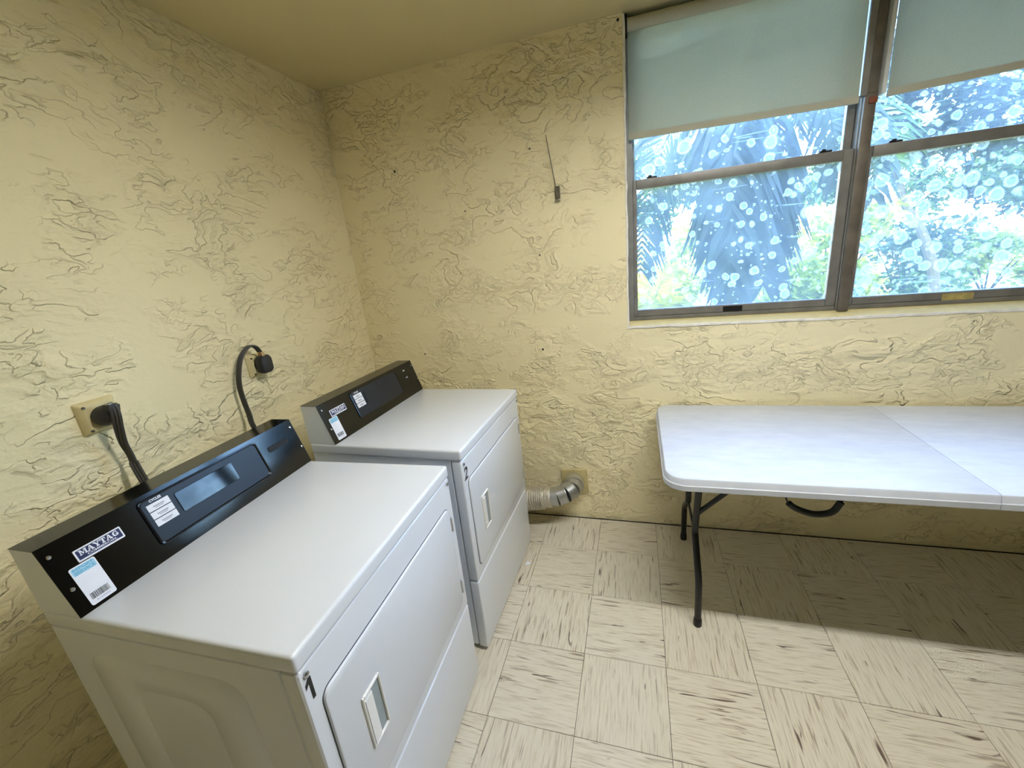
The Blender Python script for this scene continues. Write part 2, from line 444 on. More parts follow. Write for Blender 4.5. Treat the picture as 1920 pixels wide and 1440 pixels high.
# window sill, reveal edges
bm = bmesh.new()
sec = [(0.0, WZ0 - 0.004), (0.0, WZ0 + 0.004), (0.055, WZ0 + 0.027), (0.15, WZ0 + 0.03), (0.15, WZ0 - 0.004)]
prism(bm, [[(WX0 + 0.001, y, z) for y, z in sec], [(WX1 - 0.001, y, z) for y, z in sec]]); struct('trim_1', bm, M['sill'])
def bead(name, pts, horiz):
    b = bmesh.new(); loops = []
    for p in pts:
        w = 0.0035 + 0.002 * random.random(); p = Vector(p) + Vector((random.uniform(-1, 1), 0, random.uniform(-1, 1))) * 0.0012
        if horiz: loops.append([p + Vector((0, 0.004, -w)), p + Vector((0, -0.004, -w)), p + Vector((0, -0.003, w)), p + Vector((0, 0.004, w))])
        else: loops.append([p + Vector((-w, 0.004, 0)), p + Vector((-w * .6, -0.004, 0)), p + Vector((w * 1.4, -0.003, 0)), p + Vector((w, 0.03, 0))])
    prism(b, loops); struct(name, b, M['bead'])
bead('trim_2', [(WX0 - 0.002 + 1.855 * t / 46, 0.0, WZ0 + 0.004 - 0.006 * t / 46) for t in range(47)], True)
bead('trim_3', [(WX0 + 0.002, 0.0, WZ0 + 1.31 * t / 40) for t in range(41)], False)

# ------------------------------------------------------------------ windows
def window(name, x0, x1, first, seed, dens):
    w = thing(name, kind='structure')
    zb, zt = 1.160, H - 0.002
    b = bmesh.new()                                                   # outer frame
    box(b, x0 - (0.009 if first else 0.001), x0 + 0.022, 0.05, 0.13, zb, zt, 0.002, 1); box(b, x1 - 0.022, x1 + (0.001 if first else 0.018), 0.05, 0.13, zb, zt, 0.002, 1)
    box(b, x0 + 0.022, x1 - 0.022, 0.055, 0.13, zb, zb + 0.018, 0.002, 1); box(b, x0 + 0.022, x1 - 0.022, 0.05, 0.13, zt - 0.03, zt, 0.002, 1)
    obj('frame', b, M['alu'], w)
    zm = 1.7955
    b = bmesh.new()                                                   # lower sash, inside track
    box(b, x0 + 0.022, x0 + 0.040, 0.060, 0.085, zb + 0.018, zm + 0.02, 0.002, 1)
    box(b, x1 - 0.060, x1 - 0.022, 0.060, 0.085, zb + 0.018, zm + 0.02, 0.002, 1)
    box(b, x0 + 0.040, x1 - 0.060, 0.058, 0.088, zb + 0.018, zb + 0.052, 0.003, 1)
    lo = obj('lower_sash', b, M['alu'], w)
    b = bmesh.new(); box(b, x0 + 0.040, x1 - 0.060, 0.054, 0.088, zm - 0.022, zm + 0.020, 0.004, 2)
    obj('meeting_rail', b, M['alu'], w)
    b = bmesh.new(); box(b, x0 + 0.036, x1 - 0.058, 0.070, 0.074, zb + 0.046, zm - 0.018); obj('pane', b, mat_glass(name + '_lower_dirty_glass', seed, dens), w)
    b = bmesh.new()                                                   # upper sash, outside track
    box(b, x0 + 0.018, x0 + 0.030, 0.092, 0.118, zm - 0.005, zt - 0.03, 0.002, 1); box(b, x1 - 0.052, x1 - 0.022, 0.092, 0.118, zm - 0.005, zt - 0.03, 0.002, 1)
    box(b, x0 + 0.030, x1 - 0.052, 0.092, 0.118, zm - 0.012, zm + 0.020, 0.002, 1)
    obj('upper_sash', b, M['alu'], w)
    b = bmesh.new(); box(b, x0 + 0.026, x1 - 0.048, 0.103, 0.107, zm + 0.014, zt - 0.03); obj('pane', b, mat_glass(name + '_upper_dirty_glass', seed + 5, dens * 0.85), w)
    for lx in ((x0 + 0.085, x1 - 0.145) if first else (x0 + 0.09,)):
        b = bmesh.new(); box(b, lx, lx + 0.045, 0.056, 0.082, zm + 0.02, zm + 0.027, 0.002, 1); box(b, lx + 0.006, lx + 0.022, 0.050, 0.07, zm + 0.026, zm + 0.032, 0.002, 1)
        obj('latch', b, M['black_paint'], w)
    return w
w1 = window('window_1', 1.530, 2.4405, True, 1.7, 0.62)
w2 = window('window_2', 2.4425, 3.353, False, 4.2, 0.95)
b = bmesh.new(); box(b, 1.961, 2.045, 0.056, 0.0585, 1.181, 1.206, 0.0008, 1); tag(obj('vent_plate', b, M['black_paint'], w1), 'black plate on the bottom rail')
b = bmesh.new(); box(b, 2.80, 2.905, 0.056, 0.0585, 1.176, 1.204, 0.0008, 1); tag(obj('tape_patch', b, simple('old_yellow_tape', srgb(166, 150, 92), 0.6, var=0.3, scale=40), w2), 'old yellow tape patch on the bottom rail')
# mullion cover between the two windows
mu = thing('trim_4', kind='structure')
b = bmesh.new(); box(b, 2.4215, 2.4615, 0.034, 0.0498, 1.157, 2.0, 0.003, 2); box(b, 2.4215, 2.4615, 0.034, 0.0498, 2.0, H - 0.002, 0.003, 2); obj('mullion_cover', b, M['alu_dark'], mu)
b = bmesh.new(); box(b, 2.398, 2.4205, 0.012, 0.0495, 1.99, H - 0.002, 0.002, 1); obj('blind_channel', b, M['alu'], mu)
b = bmesh.new(); box(b, 2.4625, 2.477, 0.006, 0.0495, 1.985, H - 0.002, 0.001, 1); tag(obj('vinyl_strip', b, M['alu_light'], mu), 'white strip beside the mullion')
b = bmesh.new(); box(b, 2.434, 2.462, 0.026, 0.034, 1.962, 1.984, 0.003, 2); tag(obj('wood_block', b, simple('red_brown_wood', srgb(128, 66, 40), 0.6, var=0.25), mu), 'small red-brown block')

# roller blinds
def blind(x0, x1, zl, zr, label, yb=0.024):
    t = thing('roller_blind', label, 'blind', ((x0 + x1) / 2, yb, 2.40), group='roller blinds over the windows')
    c = (x0 + x1) / 2
    b = bmesh.new(); n = 40
    tube(b, [(x0 - c, 0, 0.008), (x1 - c, 0, 0.008)], 0.024, 24); obj('roller_tube', b, M['blind'], t)
    b = bmesh.new()
    fr, bk = [], []
    top = -0.004
    for i in range(n + 1):
        s = i / n; x = x0 + (x1 - x0) * s - c; z1 = zl + (zr - zl) * s - 2.40
        row = []
        for j in range(9):
            q = j / 8; z = top + (z1 - top) * q
            row.append((x, -0.002 + 0.012 * (1 - q) + 0.0025 * math.sin(7 * s + 3 * q) * q, z))
        fr.append([b.verts.new(p) for p in row])
    for i in range(n):
        for j in range(8): b.faces.new((fr[i][j], fr[i + 1][j], fr[i + 1][j + 1], fr[i][j + 1]))
    bmesh.ops.solidify(b, geom=list(b.faces), thickness=0.0012)
    obj('fabric', b, M['blind'], t, 60)
    b = bmesh.new()
    prism(b, [[(x0 - c, -0.008, zl - 2.40 + 0.022), (x0 - c, 0.005, zl - 2.40 + 0.022), (x0 - c, 0.005, zl - 2.40 - 0.002), (x0 - c, -0.008, zl - 2.40 - 0.002)],
              [(x1 - c, -0.008, zr - 2.40 + 0.022), (x1 - c, 0.005, zr - 2.40 + 0.022), (x1 - c, 0.005, zr - 2.40 - 0.002), (x1 - c, -0.008, zr - 2.40 - 0.002)]])
    obj('hem_bar', b, M['blind'], t)
    for x in (x0 - 0.0095, x1 + 0.0005):
        b = bmesh.new(); box(b, x - c, x - c + 0.009, -0.02, 0.022, -0.03, 0.0395, 0.001, 1); obj('bracket', b, M['black_paint'], t)
    return t
blind(1.538, 2.3955, 1.981, 1.970, 'pale roller blind half drawn over the window next to the wall corner')
blind(2.488, 3.350, 1.976, 2.008, 'pale roller blind half drawn over the window above the table seam')

# ------------------------------------------------------------------ ceiling lamp (out of frame, lights the room)
t = thing('ceiling_lamp', 'long narrow white fluorescent strip lamp fixed to the ceiling', 'lamp', (1.98, -1.19, H - 0.001))
b = bmesh.new()
sec = [(-0.075, 0.0), (0.075, 0.0), (0.075, -0.06), (0.056, -0.096), (0.052, -0.096), (0.052, -0.05), (-0.052, -0.05), (-0.052, -0.096), (-0.056, -0.096), (-0.075, -0.06)]
prism(b, [[(-0.63, y, z) for y, z in sec], [(0.63, y, z) for y, z in sec]]); obj('housing', b, M['white_plastic'], t)
b = bmesh.new(); box(b, -0.61, 0.61, -0.05, 0.05, -0.084, -0.052, 0.004, 1); obj('diffuser', b, M['lens'], t)
for x in (-0.632, 0.62):
    b = bmesh.new(); box(b, x, x + 0.012, -0.075, 0.075, -0.086, -0.001, 0.002, 1); obj('end_cap', b, M['white_plastic'], t)

# ------------------------------------------------------------------ dryers
DW, DD, DH, LT = 0.6852, 0.6492, 0.9060, 0.0405
CH, CB, CT = 0.1586, 0.1252, 0.0750
Z0 = 0.022
def fplate(bm, w0, w1, z0, z1, r, d0, d1, bev, n=5, bev_side=1):
    """rounded plate on the front (x) face; local y = -w."""
    lp = lambda s, d: [(d, -a, z) for a, z in rrect(w0 + s, w1 - s, z0 + s, z1 - s, max(r - s, 0.0005), n)]
    prism(bm, [lp(0, d0), lp(0, d1 - bev), lp(bev * 0.3, d1 - bev * 0.3), lp(bev, d1)])

# console face frame: (w, v, out) -> local point
CU = Vector((CT - CB, 0, CH)); CL = CU.length; CUn = CU.normalized(); CN = Vector((0, 1, 0)).cross(CUn).normalized()
if CN.x < 0: CN = -CN
def cpt(w, v, out=0.0): return Vector((CB, -w, DH)) + CU * v + CN * out
def cmat(w, v, out):      # text matrix on the console face: x -> +y (towards the window), y -> up the slope
    m = Matrix((Vector((0, 1, 0)), CUn, CN)).transposed().to_4x4(); m.translation = cpt(w, v, out); return m
def cplate(bm, w0, w1, v0, v1, r, o0, o1, bev=0.0004, n=5):
    lp = lambda s, o: [cpt(a, b / CL, o) for a, b in rrect(w0 + s, w1 - s, v0 * CL + s, v1 * CL - s, max(r - s, 0.0003), n)]
    prism(bm, [lp(0, o0), lp(0, o1 - bev), lp(bev, o1)])
def cpoly(bm, polys, w_left, v_base, sx, sy, out, depth=0.0003):
    """lettering polygons: x runs right (decreasing w), y up the slope; in metres after scaling"""
    for poly in polys:
        lo = [cpt(w_left - x * sx, v_base + y * sy / CL, out) for x, y in poly]
        hi = [p + CN * depth for p in lo]
        prism(bm, [lo, hi])
def fmat(w, z, out):
    m = Matrix((Vector((0, 1, 0)), Vector((0, 0, 1)), Vector((1, 0, 0)))).transposed().to_4x4(); m.translation = Vector((DD + out, -w, z)); return m

# slab-serif capitals, unit height
def q(x0, y0, x1, y1): return [(x0, y0), (x1, y0), (x1, y1), (x0, y1)]
LET = {
 'M': (1.25, [q(0, 0, .36, .14), q(.82, 0, 1.22, .14), q(.1, .1, .25, .95), q(.9, .1, 1.14, .95), q(0, .86, .36, 1), q(.86, .86, 1.22, 1), [(.1, 1), (.36, 1), (.68, .3), (.58, .05)], [(.58, .05), (.68, .3), (.92, 1), (.8, .98)]]),
 'A': (1.1, [q(0, 0, .36, .14), q(.6, 0, 1.08, .14), [(.1, .1), (.24, .1), (.58, 1), (.46, 1)], [(.66, .1), (.98, .1), (.66, 1), (.46, 1)], q(.28, .3, .78, .42)]),
 'Y': (1.05, [q(0, .86, .46, 1), q(.64, .86, 1.04, 1), q(.28, 0, .80, .14), q(.4, .1, .68, .5), [(.08, .9), (.38, .9), (.68, .45), (.42, .45)], [(.78, .9), (.92, .9), (.66, .42), (.54, .5)]]),
 'T': (.95, [q(.02, .84, .93, 1), q(.02, .62, .12, .9), q(.83, .62, .93, .9), q(.34, .08, .62, .9), q(.22, 0, .74, .14)]),
 'G': (1.05, [[(.08, .32), (.36, .36), (.36, .64), (.08, .68)], [(.08, .66), (.36, .62), (.5, .88), (.44, 1), (.2, .9)], [(.44, 1), (.5, .86), (.72, .82), (.8, .94), (.6, 1.0)], q(.78, .6, .9, 1.0), [(.08, .34), (.2, .1), (.46, 0), (.5, .13), (.36, .38)], [(.46, 0), (.66, .02), (.76, .12), (.74, .2), (.5, .13)], q(.7, .06, .98, .46), q(.58, .38, 1.04, .5)]),
}

def build_dryer(label, loc, rz, number, display, slot):
    t = thing('dryer', label, 'dryer', loc, rz, 'white dryers along the wall')
    E_ = M['enamel']
    fd = 0.608
    b = bmesh.new(); box(b, 0.0, fd, -DW + 0.002, -0.002, Z0, DH - LT - 0.001, 0.003, 1); cab = obj('cabinet', b, E_, t)
    for s, w in ((1, DW - 0.002), (-1, 0.002)):                       # pressed side panels
        b = bmesh.new()
        lp = lambda a0, a1, z0, z1, r, o: [(a, -(w + s * o), z) for a, z in rrect(a0, a1, z0, z1, r, 6)]
        prism(b, [lp(.075, .508, .075, .812, .06, -.001), lp(.085, .498, .085, .802, .05, .003), lp(.17, .400, .17, .735, .06, .003), lp(.185, .385, .185, .72, .05, -.0005)])
        obj('side_panel', b, E_, t)
    b = bmesh.new(); box(b, 0.0, DD + 0.003, -DW - 0.001, 0.001, DH - LT, DH, 0.009, 4); obj('lid', b, E_, t)
    b = bmesh.new(); box(b, fd + 0.002, DD, -DW, 0.0, 0.3485, DH - LT - 0.0012, 0.009, 3); obj('front_panel', b, E_, t)
    b = bmesh.new(); box(b, fd + 0.002, DD, -DW, 0.0, Z0 - 0.006, 0.3455, 0.009, 3); obj('lower_panel', b, E_, t)
    d = obj('door', (lambda bb: (fplate(bb, 0.042, 0.651, 0.3955, 0.775, 0.022, DD - 0.002, DD + 0.007, 0.004), bb)[1])(bmesh.new()), E_, t)
    b = bmesh.new(); fplate(b, 0.0395, 0.6535, 0.393, 0.7775, 0.024, DD - 0.002, DD + 0.0009, 0.0003); tag(obj('door_gap', b, M['groove'], t), 'dark seam around the door')
    # recessed handle: rim, slanted grip and pocket shade painted as a grey plate
    b = bmesh.new()
    D0 = DD + 0.0065
    for (w0, w1, z0, z1) in ((.569, .574, .506, .656), (.510, .515, .506, .656), (.515, .569, .650, .656), (.515, .569, .506, .511)):
        box(b, D0, D0 + 0.006, -w1, -w0, z0, z1, 0.0015, 1)
    h = obj('handle', b, M['white_plastic'], d)
    b = bmesh.new()
    prism(b, [[(D0, -.567, z), (D0 + .0055, -.567, z), (D0 + .0045, -.546, z), (D0 + .003, -.541, z), (D0, -.541, z)] for z in (.512, .640)])
    obj('grip', b, M['white_plastic'], d)
    b = bmesh.new(); box(b, D0, D0 + 0.001, -.541, -.515, .511, .650); tag(obj('handle_pocket_shade', b, simple('pocket_shade_grey', srgb(150, 160, 162), 0.5), d), 'grey plate painting the pocket shade beside the grip')
    for z in (.678, .425):
        b = bmesh.new(); box(b, DD - 0.001, DD + 0.005, -.0375, -.029, z, z + .054, 0.001, 1); tube(b, [(DD + .005, -.0335, z + .002), (DD + .005, -.0335, z + .052)], .0028, 8)
        obj('hinge', b, M['steel'], t)
    for w in (.668, .016):
        b = bmesh.new(); tube(b, [(DD - .001, -w, .8465), (DD + .003, -w, .8465), (DD + .005, -w, .8465)], [.0062, .0062, .003], 12); obj('screw', b, M['chrome'], t)
    for x in (.05, .60):
        for w in (.05, .635):
            b = bmesh.new(); tube(b, [(x, -w, 0.0), (x, -w, Z0 + .002)], .02, 12); obj('foot', b, M['rubber'], t)
    # console
    b = bmesh.new()
    prof = [(0.0, DH - .0005), (CB - .001, DH - .0005), (CT - .001, DH + CH - .0015), (0.0, DH + CH - .0015)]
    prism(b, [[(x, -DW + .0005, z) for x, z in prof], [(x, -.0005, z) for x, z in prof]])
    con = obj('console', b, E_, t, 0)
    b = bmesh.new()
    o = Vector((0, 0, 0))
    shell = [(CB + .0002, DH), (CT + .0004, DH + CH), (0.0, DH + CH), (0.0, DH + CH - .0015), (CT - .0012, DH + CH - .0015), (CB - .0012, DH)]
    prism(b, [[(x, -DW - .0005, z) for x, z in shell], [(x, .0005, z) for x, z in shell]])
    tag(obj('console_cover', b, M['black_enamel'], t, 0), 'black sheet metal face of the console')
    b = bmesh.new(); lp = lambda s, oo: [cpt(a, c / CL, oo) for a, c in rrect(.1565 + s, .505 - s, .20 * CL + s, .935 * CL - s, .012, 5)]
    prism(b, [lp(0, 0), lp(0.0005, .003), lp(.004, .0035), lp(.007, .0012)], True, False); tag(obj('panel_rim', b, M['panel_rim'], con), 'raised black rim')
    b = bmesh.new(); cplate(b, .1615, .500, .23, .905, .009, .0002, .0013); pan = tag(obj('control_panel', b, M['panel_navy'], con), 'navy control panel overlay')
    b = bmesh.new(); cplate(b, .255, .424, .47, .80, .004, .001, .0032, .0008)
    tag(obj('display_window', b, M['display'] if display else M['panel_navy'], con), 'glossy dark display window')
    bmt = bmesh.new()
    for k in range(3):
        v1 = .825 - k * .1205
        b = bmesh.new(); cplate(b, .4365, .489, v1 - .108, v1, .0004, .0013, .0018, .0002, 2); obj('cycle_label', b, M['white_print'], con)
        for (a, e, ww) in ((.043, .062, .026), (.070, .082, .019)):
            cplate(bmt, .4628 - ww / 2, .4628 + ww / 2, v1 - e, v1 - a, .0003, .0018, .0020, .0001, 2)
    tag(obj('cycle_print', bmt, M['gray_print'], con), 'faint grey print')
    text('CYCLES', .0085, M['white_print'], 'cycles_lettering', con, cmat(.4635, .868, .0016), bold=.0003, width=.028)
    # badge
    b = bmesh.new(); cplate(b, .5515, .640, .605, .770, .002, .0005, .0022); bad = tag(obj('badge', b, M['white_print'], con), 'white bordered navy name badge')
    b = bmesh.new(); cplate(b, .5545, .637, .628, .752, .001, .0022, .0026, .0002, 2); obj('badge_field', b, M['navy_print'], con)
    b = bmesh.new(); xcur = 0.0; lets = 'MAYTAG'; tot = sum(LET[c][0] for c in lets) - .04
    k = .073 / tot
    for c in lets:
        cpoly(b, LET[c][1], .6325 - xcur * k, .676, k, .0112, .0026); xcur += LET[c][0]
    obj('badge_lettering', b, M['white_print'], con, 0)
    text('COMMERCIAL', .006, M['white_print'], 'badge_lettering', con, cmat(.5935, .652, .0029), bold=.0001, width=.056)
    # service sticker (its square code is left out)
    b = bmesh.new(); cplate(b, .615, .661, .045, .592, .004, .0005, .0009, .0002); st = tag(obj('service_sticker', b, M['white_print'], con), 'white service sticker with a pale blue heading')
    b = bmesh.new(); cplate(b, .6175, .6585, .475, .575, .002, .0009, .0011, .0001); obj('sticker_heading', b, M['blue_print'], con)
    text('REPORT', .0085, M['blue_text'], 'sticker_lettering', con, cmat(.638, .551, .0013), bold=.0003, width=.036)
    text('SERVICE', .0085, M['blue_text'], 'sticker_lettering', con, cmat(.638, .501, .0013), bold=.0003, width=.036)
    b = bmesh.new(); w = .6555; r2 = random.Random(3)
    while w > .622:
        ww = r2.choice((.0005, .0008, .0013)); cplate(b, w - ww, w, .115, .20, .0001, .0009, .0011, .0001, 1); w -= ww + r2.choice((.0005, .0009))
    obj('barcode', b, M['black_print'], con, 0)
    text('A152005', .0055, M['gray_print'], 'sticker_lettering', con, cmat(.638, .085, .0011), width=.025)
    for (w, v) in ((.672, .847), (.671, .362), (.013, .838), (.008, .375)):
        b = bmesh.new(); p, n_ = cpt(w, v, 0.0), CN
        tube(b, [p, p + n_ * .0025, p + n_ * .004], [.0042, .0042, .002], 12); obj('screw', b, M['chrome'], con)
    if slot:
        b = bmesh.new(); cplate(b, .045, .128, .59, .70, .006, .0005, .0025, .001); tag(obj('card_slot', b, M['rubber'], con), 'black card slot')
        b = bmesh.new(); cplate(b, .052, .121, .615, .645, .002, .0025, .0034, .0005); obj('slot_lip', b, M['rubber'], con)
    else:
        for (w, v, ww) in ((.088, .80, .016), (.086, .575, .017)):
            b = bmesh.new(); cplate(b, w - ww / 2, w + ww / 2, v - .02, v + .02, .0008, .0005, .0008, .0001, 2); obj('faint_print', b, M['gray_print'], con)
    if number == '1':
        b = bmesh.new()
        for poly in ([(.34, 0), (.64, 0), (.64, 1), (.34, 1)], [(0, .60), (.40, .80), (.40, 1.0), (.30, .97), (0, .80)]):
            prism(b, [[(DD + oo, -.676 + x * .024, .786 + y * .050) for x, y in poly] for oo in (.0001, .0007)])
        b = obj('number_decal', b, M['black_print'], t, 0)
    else:
        b = text(number, .066, M['black_print'], 'number_decal', t, fmat(.661, .803, .0006), bold=.0014, shear=0.18)
    tag(b, 'black number ' + number + ' decal')
    # power lead exit and vent collar at the rear
    b = bmesh.new(); tube(b, [(-.05, -.34, .16), (0.001, -.34, .16)], .052, 20); obj('vent_collar', b, M['steel'], t)
    return t
dry1 = build_dryer('white dryer numbered 1, nearest, with a dark display window and card slot', (0.3161, -1.0783, 0), 0.0281, '1', True, True)
dry2 = build_dryer('white dryer numbered 2, in the corner beside the foil duct', (0.3364, -0.2596, 0), -0.0242, '2', False, False)
dry1['label'] = 'white dryer numbered 1, nearer one, with a dark display window and card slot'

# ------------------------------------------------------------------ exhaust duct by the back wall
t = thing('exhaust_duct', 'shiny metal exhaust duct running from the dryer numbered 2 into the wall', 'duct', (1.207, -0.002, 0.245))
L0 = Vector((1.207, -0.002, 0.245))
def rel(p): return Vector(p) - L0
b = bmesh.new(); box(b, -0.074, 0.074, -0.013, 0.002, -0.074, 0.074, 0.003, 2, Matrix.Rotation(math.radians(-3), 4, 'Y')); tag(obj('wall_plate', b, simple('grimy_plate_paint', srgb(200, 186, 134), 0.6, var=0.15, scale=18), t), 'square cream painted wall plate')
pth = spline([rel((1.207, -0.012, 0.245)), rel((1.207, -0.055, 0.243))], 6)
rr = [.0555 + .003 * random.random() for _ in pth]
b = bmesh.new(); tube(b, pth, rr, 24); tag(obj('foil_collar', b, M['foil'], t), 'crinkled foil tape collar')
gore = [(1.207, -0.050, 0.243), (1.198, -0.085, 0.238), (1.168, -0.118, 0.228), (1.128, -0.132, 0.216), (1.085, -0.134, 0.208)]
for a, c in zip(gore[:-1], gore[1:]):
    a, c = rel(a), rel(c); dv = (c - a)
    b = bmesh.new(); tube(b, [a - dv * .10, a - dv * .04, a - dv * .02, a + dv * .03, a + dv * .05, c + dv * .05], [.0530, .0535, .0562, .0562, .0535, .0535], 28); obj('elbow_segment', b, M['steel'], t)
b = bmesh.new(); pth = spline([rel((1.092, -0.134, 0.209)), rel((1.035, -0.134, 0.201))], 9)
tube(b, pth, [.0565 + .004 * random.random() for _ in pth], 24); tag(obj('foil_collar', b, M['foil'], t), 'crinkled foil tape collar')
pth = spline([rel(p) for p in ((1.048, -0.134, 0.203), (0.95, -0.132, 0.184), (0.75, -0.12, 0.15), (0.48, -0.12, 0.13), (0.30, -0.15, 0.14), (0.20, -0.24, 0.155), (0.175, -0.38, 0.16), (0.20, -0.52, 0.16), (0.275, -0.593, 0.16))], 14)
rr = [(.066 if k % 2 else .058) + .003 * random.random() for k in range(len(pth))]
b = bmesh.new(); tube(b, pth, rr, 24); tag(obj('flexible_hose', b, M['foil'], t), 'corrugated foil hose')

# ------------------------------------------------------------------ sockets and power cords on the left wall
def outlet(label, y, z, s, depth, tilt=0.0):
    t = thing('wall_socket', label, 'socket', (0.001, y, z), group='surface wall sockets behind the dryers')
    b = bmesh.new(); lp = lambda k, x: [(x, a, c) for a, c in rrect(-s + k, s - k, -s + k, s - k, .006, 3)]
    prism(b, [lp(0, -.001), lp(0, .004), lp(.010, depth - .002), lp(.013, depth)]); obj('cover_plate', b, M['outlet'], t)
    b = bmesh.new(); tube(b, [(depth - .002, 0, 0), (depth + .006, 0, 0)], .029, 24); obj('receptacle', b, M['rubber'], t)
    for (a, c) in ((-s + .014, s - .014), (-s + .014, -s + .014), (s - .014, -s + .014)):
        b = bmesh.new(); tube(b, [(depth * .6, a, c), (depth + .002, a, c)], .004, 10); obj('screw', b, M['hook'], t)
    return t
outlet('cream wall socket lower on the wall behind the dryer numbered 1', -1.378, 1.197, .050, .022)
outlet('cream wall socket between the two consoles near the corner', -0.803, 1.199, .048, .020)

def flat_cord(bm, path, normal0, r=.0042, strands=3):
    P = [Vector(p) for p in path]
    for i in range(strands):
        o = (i - (strands - 1) / 2) * r * 1.7
        pts = []
        for k, p in enumerate(P):
            s = k / (len(P) - 1)
            t_ = (P[min(k + 1, len(P) - 1)] - P[max(k - 1, 0)]).normalized()
            n = normal0(s); n = (n - t_ * n.dot(t_)).normalized(); pts.append(p + n * o)
        tube(bm, pts, r, 10)

t = thing('power_cord', 'flat charcoal power cord hanging from the socket behind the dryer numbered 1', 'cord', (0.03, -1.378, 1.197), group='charcoal dryer power cords')
o0 = Vector((0.03, -1.378, 1.197))
b = bmesh.new()
tube(b, [Vector((0.0, 0.0, 0)), Vector((0.010, 0.0, 0)), Vector((0.030, 0.002, 0.004)), Vector((0.040, 0.003, 0.006))], [.031, .031, .024, .014], 20)
obj('plug', b, M['plug'], t)
b = bmesh.new(); box(b, .018, .050, -.014, .016, .012, .034, .004, 2, Matrix.Rotation(-.2, 4, 'X')); obj('cord_clamp', b, M['plug'], t)
b = bmesh.new(); box(b, .030, .046, -.006, .010, .032, .040, .002, 1); tag(obj('strain_relief', b, M['chrome'], t), 'bright metal strain relief screw')
pts = spline([Vector(p) - o0 for p in ((.072, -1.372, 1.232), (.080, -1.376, 1.20), (.072, -1.378, 1.155), (.058, -1.374, 1.105), (.055, -1.3675, 1.062), (.065, -1.370, 1.015), (.09, -1.37, .94), (.15, -1.36, .80), (.22, -1.36, .62), (.312, -1.36, .45))], 8)
b = bmesh.new(); flat_cord(b, pts, lambda s: Vector((0.25 + 0.75 * min(1, s * 2.4), 1 - 0.85 * min(1, s * 2.4) + (0.7 if s > .5 else 0), 0.0)), .0046); obj('cable', b, M['cord'], t)

t = thing('power_cord', 'charcoal power cord arching over from the socket near the corner', 'cord', (0.028, -0.803, 1.199), group='charcoal dryer power cords')
o0 = Vector((0.028, -0.803, 1.199))
b = bmesh.new()
lp = lambda x, k: [(x, a, c) for a, c in rrect(-.030 + k, .030 - k, -.036 + k, .040 - k, .018, 6)]
prism(b, [lp(0, .002), lp(.004, 0), lp(.026, 0), lp(.034, .004), lp(.037, .010)]); obj('plug', b, M['plug'], t)
b = bmesh.new(); tube(b, [(.018, -.004, .036), (.018, -.008, .058)], [.013, .009], 14); tag(obj('strain_relief', b, M['copper'], t), 'coppery strain relief collar')
pts = spline([Vector(p) - o0 for p in ((.046, -.811, 1.256), (.046, -.826, 1.280), (.045, -.858, 1.287), (.042, -.900, 1.252), (.042, -.928, 1.196), (.042, -.941, 1.144), (.044, -.943, 1.088), (.05, -.943, 1.03), (.07, -.95, .96), (.13, -.92, .80), (.24, -.78, .62), (.317, -.70, .45))], 8)
b = bmesh.new(); flat_cord(b, pts, lambda s: Vector((1, 0.12, 0)), .0044); obj('cable', b, M['cord'], t)

# ------------------------------------------------------------------ folding table
TZ = 0.735; tx0, tx1, ty0, ty1 = 1.650, 3.479, -0.776, -0.024; seam = 2.5695
t = thing('folding_table', 'white plastic folding table with black legs standing under the window', 'table', ((tx0 + tx1) / 2, (ty0 + ty1) / 2, 0))
oc = Vector(((tx0 + tx1) / 2, (ty0 + ty1) / 2, 0))
def half_top(x0, x1, round_left):
    def loop(s, z):
        R_ = .075 - min(s, .05)
        pts = []
        a0, a1, b0, b1 = x0 + (s if round_left else 0.0007), x1 - (0.0007 if round_left else s), ty0 + s, ty1 - s
        r0, r1 = (R_, .002) if round_left else (.002, R_)
        for (cx, cy, st, r) in ((a1, b1, 0, r1), (a0, b1, 1, r0), (a0, b0, 2, r0), (a1, b0, 3, r1)):
            sx, sy = ((-1, -1), (1, -1), (1, 1), (-1, 1))[st]
            for i in range(9):
                an = (st + i / 8) * PI / 2
                pts.append(Vector((cx + sx * r + r * math.cos(an), cy + sy * r + r * math.sin(an), z)) - oc)
        return pts
    b = bmesh.new()
    prism(b, [loop(.03, TZ - .022), loop(.012, TZ - .046), loop(.004, TZ - .048), loop(0, TZ - .044), loop(.0, TZ - .026), loop(.003, TZ - .0245), loop(.0035, TZ - .0235), loop(.006, TZ - .006), loop(.009, TZ - .0018), loop(.014, TZ)])
    return b
obj('tabletop_half', half_top(tx0, seam, True), M['table'], t, 30); obj('tabletop_half', half_top(seam, tx1, False), M['table'], t, 30)
b = bmesh.new()
for y in (ty0 + .06, ty1 - .06): box(b, tx0 + .10 - oc.x, tx1 - .10 - oc.x, y - .012 - oc.y, y + .012 - oc.y, TZ - .044, TZ - .022, .002, 1)
obj('rail', b, M['black_paint'], t)
yc = (ty0 + ty1) / 2
